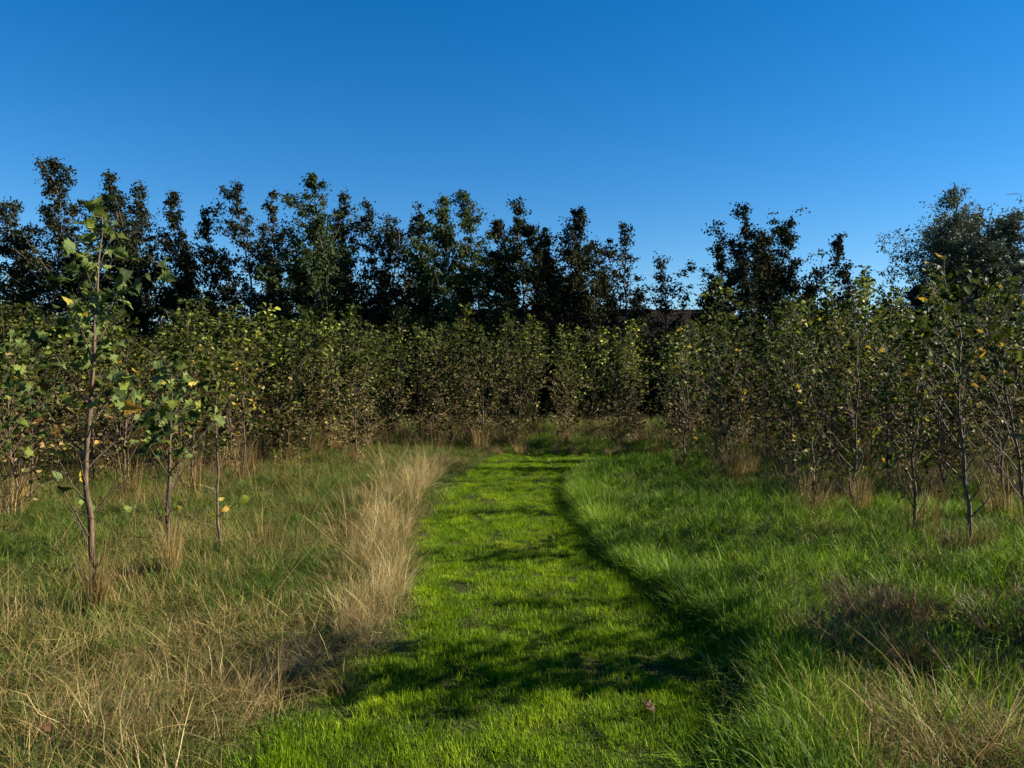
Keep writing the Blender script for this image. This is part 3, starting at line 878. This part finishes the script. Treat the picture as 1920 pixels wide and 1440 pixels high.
# long green grass outside the path
x, y = cloud(R1, lambda x, y: np.where(path_sd(x, y) > .02, (1.02 - dryness(x, y)) * far_fade(y, 66, 28), 0), 1.2, 25, 66)
lf = x < edges(y)[0]
src = tuft_meshes('olive_grass', M_OLIVE, 60, .12, (.06, .19), (.0026, .005), (.8, .45), (.4, 1.6), 4, 6, 2, wob=.1)
scatter('olive_grass', src, *place(R1, x[lf], y[lf], .7, 1.25, nsrc=6, tilt=.25, zs=lambda x, y: np.clip(.25 + 1.2 * vnoise(x * 2.2, y * 2.2, 31), .3, 1.4)), label='olive green rough grass between the saplings left of the path', cat='grass')
src = tuft_meshes('long_grass', M_LONG, 62, .12, (.08, .26), (.003, .0066), (.8, .5), (.2, 1.7), 4, 6, 12, wob=.08)
x, y = x[~lf], y[~lf]
scatter('long_grass', src, *place(R1, x, y, .7, 1.25, nsrc=6, tilt=.22, zs=lambda x, y: np.clip(.2 + 1.3 * vnoise(x * 2.1, y * 2.1, 31), .3, 1.5)), label='long lush green grass of the unmown verge right of the path', cat='grass')
# the overhanging lip of the verge along the right edge of the path
ye = R1.uniform(2.2, 12.4, 850)
xe = edges(ye)[1] + .10 + np.abs(R1.normal(.0, .12, 850)) + np.clip(4.5 - ye, 0, 2) * .10 + np.clip(ye - 9, 0, 4) * .04
src = tuft_meshes('verge_lip', M_LONG, 70, .10, (.10, .27), (.003, .006), (.5, .35), (.3, 1.5), 5, 6, 13, wob=.06)
scatter('verge_edge_grass', src, *place(R1, xe, ye, .75, 1.15, nsrc=6, tilt=.15), label='tall lush grass lip standing along the right edge of the mown path', cat='grass')
# dark weeds under the belt
src = tuft_meshes('undergrowth', M_RUST, 60, .2, (.1, .36), (.003, .007), (.3, .25), (.1, 1.2), 4, 5, 14, wob=.1)
src += tuft_meshes('undergrowth_green', M_OLIVE, 60, .2, (.1, .32), (.003, .007), (.3, .25), (.1, 1.2), 4, 5, 15, wob=.1)
x, y = cloud(R1, lambda x, y: np.where((y > 16.6) | ((y > 9) & (x > 3.5) & (path_sd(x, y) > .5)) | ((y > 11) & (x < -4)), np.where(y > 17.4, 11, np.where(x > 0, 13, 7)), 0), 9, 26, 13)
scatter('undergrowth', src, *place(R1, x, y, .7, 1.3, nsrc=10, tilt=.15), label='brown and olive weeds filling the shade under the crowded saplings', cat='undergrowth')
# mixed dry meadow grass
src = tuft_meshes('meadow_grass', M_MIX, 70, .13, (.07, .20), (.0024, .0048), (.9, .5), (.2, 1.8), 4, 6, 3, wob=.12, spread=2)
x, y = cloud(R1, lambda x, y: np.where(path_sd(x, y) > .05, (.15 + .85 * np.clip(dryness(x, y) * 1.3, 0, 1)) * far_fade(y, 58, 24), 0), 1.2, 25, 60)
scatter('meadow_grass', src, *place(R1, x, y, .7, 1.25, nsrc=6, tilt=.25, zs=lambda x, y: .3 + 1.35 * vnoise(x * 2.4, y * 2.4, 61)), label='half green half dry meadow grass between the saplings', cat='grass')
# thin straw lying in the grass
src = tuft_meshes('straw', M_STRAW, 58, .18, (.07, .26), (.0016, .0030), (1.0, .4), (.2, 1.1), 4, 6, 4, wob=.15, spread=3)
x, y = cloud(R1, lambda x, y: np.where(path_sd(x, y) > .04, np.clip(dryness(x, y) - .38, 0, 1) * 1.25 * far_fade(y, 46, 16), 0), 1.2, 25, 46)
scatter('dry_grass', src, *place(R1, x, y, .7, 1.3, nsrc=6, tilt=.3), label='pale straw-coloured dead grass tangled over the meadow', cat='grass')

# tall straw tussocks lining the left edge of the path
src = tuft_meshes('tall_straw', M_PALE, 95, .13, (.15, .62), (.0018, .0038), (.45, .3), (.1, 1.3), 5, 8, 5, wob=.09, spread=.8)
VG = [(-1.15, 12.9), (-1.2, 11.6), (-1.22, 10.4), (-1.22, 9.3), (-1.12, 8.3), (-1.08, 7.4), (-.98, 6.5), (-.9, 5.8), (-.88, 5.2), (-.95, 4.7)]
pts = []
for t in np.linspace(0, len(VG) - 1, 150):
    k = min(int(t), len(VG) - 2); f = t - k
    vx = VG[k][0] * (1 - f) + VG[k + 1][0] * f; vy = VG[k][1] * (1 - f) + VG[k + 1][1] * f
    pts.append((vx - abs(R1.normal(0, .16 + .035 * (vy - 5))) + .06, vy + R1.normal(0, .2)))
pts = np.array(pts)
pts = pts[vnoise(pts[:, 1] * 1.6, pts[:, 0] * 2, 88) > .36]
P, rot, scl, idx = place(R1, pts[:, 0], pts[:, 1], .35, 1.2, nsrc=8, tilt=.38)
scl *= np.interp(pts[:, 1], [4.7, 6, 7], [.5, .8, 1])[:, None]
rot[:, 1] += .1
scatter('tall_dry_grass', src, P, rot, scl, idx, label='tall pale straw grass lining the left edge of the path', cat='grass')

# flattened straw along the near left edge, greyer
src = tuft_meshes('flat_straw', M_PALE, 70, .16, (.14, .42), (.002, .004), (.95, .3), (.1, .9), 4, 6, 6, wob=.14, spread=.9, az=.3)
pts = []
for (a, b, n_, s1, s2) in [(-.95, 5.0, 14, .14, .2), (-1.15, 4.3, 16, .16, .2), (-1.35, 3.8, 18, .2, .16), (-1.75, 3.35, 18, .3, .15), (-2.2, 4.0, 12, .4, .3), (-3.0, 4.4, 14, .5, .4), (1.75, 3.25, 9, .25, .15), (2.3, 3.1, 9, .35, .15)]:
    for _ in range(n_): pts.append((a + R1.normal(0, s1), b + R1.normal(0, s2)))
pts = np.array(pts)
scatter('flattened_dry_grass', src, *place(R1, pts[:, 0], pts[:, 1], .5, 1.1, nsrc=6, az=0, azs=1.1, tilt=.2), label='flattened straw combed over the edge of the path in the foreground', cat='grass')

# separate long stalks
src = tuft_meshes('stalk', M_STRAW, 5, .10, (.4, .95), (.0022, .0035), (.45, .3), (.0, .5), 5, 8, 7, wob=.04, spread=3)
x, y = cloud(R1, lambda x, y: np.where((path_sd(x, y) > .15), np.where(x < 0, 1.4, .8), 0), 2.2, 16, 2.2)
scatter('grass_stalks', src, *place(R1, x, y, .6, 1.1, nsrc=8, tilt=.2), label='long thin straw stalks standing and leaning over the meadow', cat='grass')


# straw sheaths round the feet of saplings, and a few tussocks one can point at
def tussock(px, py, h, label, seed, mat=None, rad=.06, n=130, tilt=(.12, .1), curl=(0, .5), cat='grass tuft', name='grass_tuft', group=None, wid=(.002, .004), xy=None):
    r = np.random.default_rng(seed)
    x, y = gp(px, py) if xy is None else xy
    rr = rad * np.sqrt(r.uniform(0, 1, n)); a = r.uniform(0, 6.28, n)
    base = np.stack([rr * np.cos(a), rr * np.sin(a), np.full(n, -.01)], -1)
    V, T = blades(r, base, a + r.normal(0, .8, n), r.uniform(.35, 1.0, n) * h, np.abs(r.normal(tilt[0], tilt[1], n)), r.uniform(*curl, n), r.uniform(*wid, n), 5, .05)
    o = link(name, tri_mesh(name, V, T, mat or M_STRAW), label=label, cat=cat, group=group)
    o.location = (x, y, float(gz(np.array(x), np.array(y))))
    return o


TG = 'straw tufts at the feet of saplings'
tussock(180, 1156, .62, 'straw sheath wrapped round the foot of the tall lobed-leaf sapling', 1, rad=.05, n=220, group=TG)
tussock(322, 1086, .55, 'straw sheath wrapped round the foot of the short lobed-leaf sapling', 2, rad=.05, n=220, group=TG)
tussock(500, 1035, .55, 'pale upright tuft of straw stalks right of the thin dark-stemmed sapling', 3, rad=.08, n=60, tilt=(.1, .12), group=TG)
tussock(1800, 1046, .34, 'reddish brown clump of dead stems under the tall right sapling', 4, M_RUST, rad=.16, n=620, tilt=(.45, .3), curl=(.2, 1.0))
tussock(1640, 1190, .46, 'grey-brown swept tussock of dead grass on the right verge', 5, M_RUST, rad=.15, n=420, tilt=(.4, .2), curl=(.1, .6))
tussock(1700, 1185, .42, 'smaller brown swept tussock just right of the grey-brown one', 15, M_RUST, rad=.12, n=300, tilt=(.5, .2), curl=(.1, .6))
tussock(1545, 968, .42, 'pale heap of fallen straw between the close pair of saplings', 6, rad=.26, n=620, tilt=(.9, .4), curl=(.2, 1.2))
tussock(1612, 968, .62, 'straw tuft at the foot of the right one of the close pair', 7, rad=.09, n=180, group=TG)
tussock(1480, 940, .36, 'small arched heap of dry stems on the grass left of the close pair', 8, rad=.2, n=200, tilt=(.9, .3), curl=(.3, 1.4))
tussock(1720, 1018, .25, 'thin straw tuft at the foot of the low bushy sapling', 9, rad=.07, n=120, group=TG)
tussock(1375, 905, .6, 'straw tuft at the foot of the bushy dark sapling by the bend', 10, rad=.1, n=200, group=TG)
tussock(1405, 900, .7, 'orange-tinged straw tuft right of the bushy dark sapling', 11, rad=.12, n=220, group=TG)
tussock(1845, 1030, .38, 'pale straw fringe right of the reddish brown clump', 12, rad=.14, n=260, tilt=(.4, .3), group=TG)
tussock(1485, 1150, .16, 'small pale straw cushion on the green right verge', 13, rad=.10, n=260, tilt=(.8, .4), curl=(.3, 1.2))
tussock(1555, 1228, .36, 'dark brown collapsed tussock at the shaded verge edge', 21, M_RUST, rad=.2, n=420, tilt=(.7, .3), curl=(.2, 1.0))
tussock(1760, 1265, .38, 'dark matted tussock below the smaller brown swept one', 22, M_RUST, rad=.24, n=480, tilt=(.75, .3), curl=(.2, 1.0))
tussock(1885, 1205, .36, 'brown tussock touching the right edge in the shade', 23, M_RUST, rad=.2, n=380, tilt=(.6, .3), curl=(.2, 1.0))
tussock(1590, 1385, .26, 'sunlit blond mat of dry grass at the bottom right', 24, M_PALE, rad=.28, n=620, tilt=(1.0, .35), curl=(.3, 1.3))
tussock(1770, 1370, .26, 'second blond mat of dry grass nearer the right edge', 25, M_PALE, rad=.24, n=520, tilt=(1.0, .35), curl=(.3, 1.3))
tussock(250, 1095, .2, 'dark brown tuft in the shade between the two lobed-leaf saplings', 14, M_RUST, rad=.2, n=320, tilt=(.7, .3), curl=(.3, 1.2))
# feet of the far saplings
src = tuft_meshes('foot_straw', M_STRAW, 110, .10, (.15, .55), (.003, .006), (.18, .16), (0, .6), 4, 5, 8, spread=1)
pts = np.array([(x + RNG.normal(0, .05), y - .05) for x, y in FAR + taken[5:] if RNG.uniform() < .95])
scatter('straw_at_sapling_feet', src, *place(R1, pts[:, 0], pts[:, 1], .8, 1.5, nsrc=5, tilt=.1), label='straw tufts round the feet of the farther saplings', cat='grass')
# pale straw fringe at the far end of the path
pts = np.array([(xx + R1.normal(0, .15), 15.3 + R1.normal(0, .14)) for xx in np.arange(-.6, 3.4, .2)])
scatter('straw_fringe', src, *place(R1, pts[:, 0], pts[:, 1], .35, .75, nsrc=5, tilt=.3), label='sunlit straw fringe where the mown path meets the far belt', cat='grass')


# long single stalks in the right foreground
def stalk(p0, p1, label, sag=.06, r=.0032):
    a = np.array(p0, float); b = np.array(p1, float)
    t = np.linspace(0, 1, 9)[:, None]
    P = a * (1 - t) + b * t; P[:, 2] += (sag * np.sin(t * math.pi))[:, 0]
    g = Geo(); g.tube(P - a, np.linspace(r, r * .35, 9), 5)
    o = link('grass_stalk', g.mesh('grass_stalk', M_STRAW, True), label=label, cat='grass stalk', group='long bleached stalks in the right foreground')
    o.location = a


stalk((1.72, 3.0, .0), (1.42, 4.1, .42), 'longest bleached stalk slanting across the right foreground', .08)
stalk((1.86, 3.05, .0), (1.62, 4.15, .36), 'bleached stalk parallel to the longest one, just right of it', .1, .0026)
stalk((1.95, 3.3, .0), (1.75, 4.7, .46), 'upright curved pale stalk right of the two slanting ones', .1, .0024)
stalk((1.55, 4.3, .05), (1.62, 4.9, .38), 'short straight pale stalk standing at the verge edge', .02, .0024)

# fallen leaves
def fallen(px, py, label, kind='lobed', mk='b', s=.1, rz=0., z=.045):
    x, y = gp(px, py)
    o = link('fallen_leaf', LEAF[kind][2][mk], label=label, cat='leaf', group='fallen leaves')
    o.location = (x, y, float(gz(np.array(x), np.array(y))) + z); o.rotation_euler = (.35, .3, rz); o.scale = (s, s, s)


fallen(1212, 1336, 'curled brown dead leaf lying on the mown path near the camera', s=.062, rz=.2)
fallen(1222, 1337, 'darker brown scrap of leaf touching the curled dead leaf', 'oval', s=.05, rz=2.4)
fallen(615, 1133, 'dark brown dead leaf caught in the grass left of the path', s=.07, rz=1., z=.16)
fallen(80, 1421, 'small orange dead leaf in the straw at the bottom left', s=.045, rz=.4, z=.12)
fallen(1116, 1086, 'pale dead leaf on the sunlit path near the right verge', 'oval', 'l', .05, 1.2)

# faint streak high over the right edge
M_WISP = plain_mat('wisp', (.16, .19, .24), (.22, .25, .30), .01)
g = Geo(); g.tube([(0, 0, 0), (8, 0, .8), (14, 0, 1.2), (20, 0, .6)], [.15, .5, .45, .1], 6)
g.tube([(24, 0, 1.6), (30, 0, 2.2), (40, 0, 2.6)], [.15, .55, .2], 6)
w_ = link('cloud_wisp', g.mesh('cloud_wisp', M_WISP, True), label='faint thin grey streak in the sky at the right edge', cat='cloud wisp')
w_.location = (578, 900, 211)
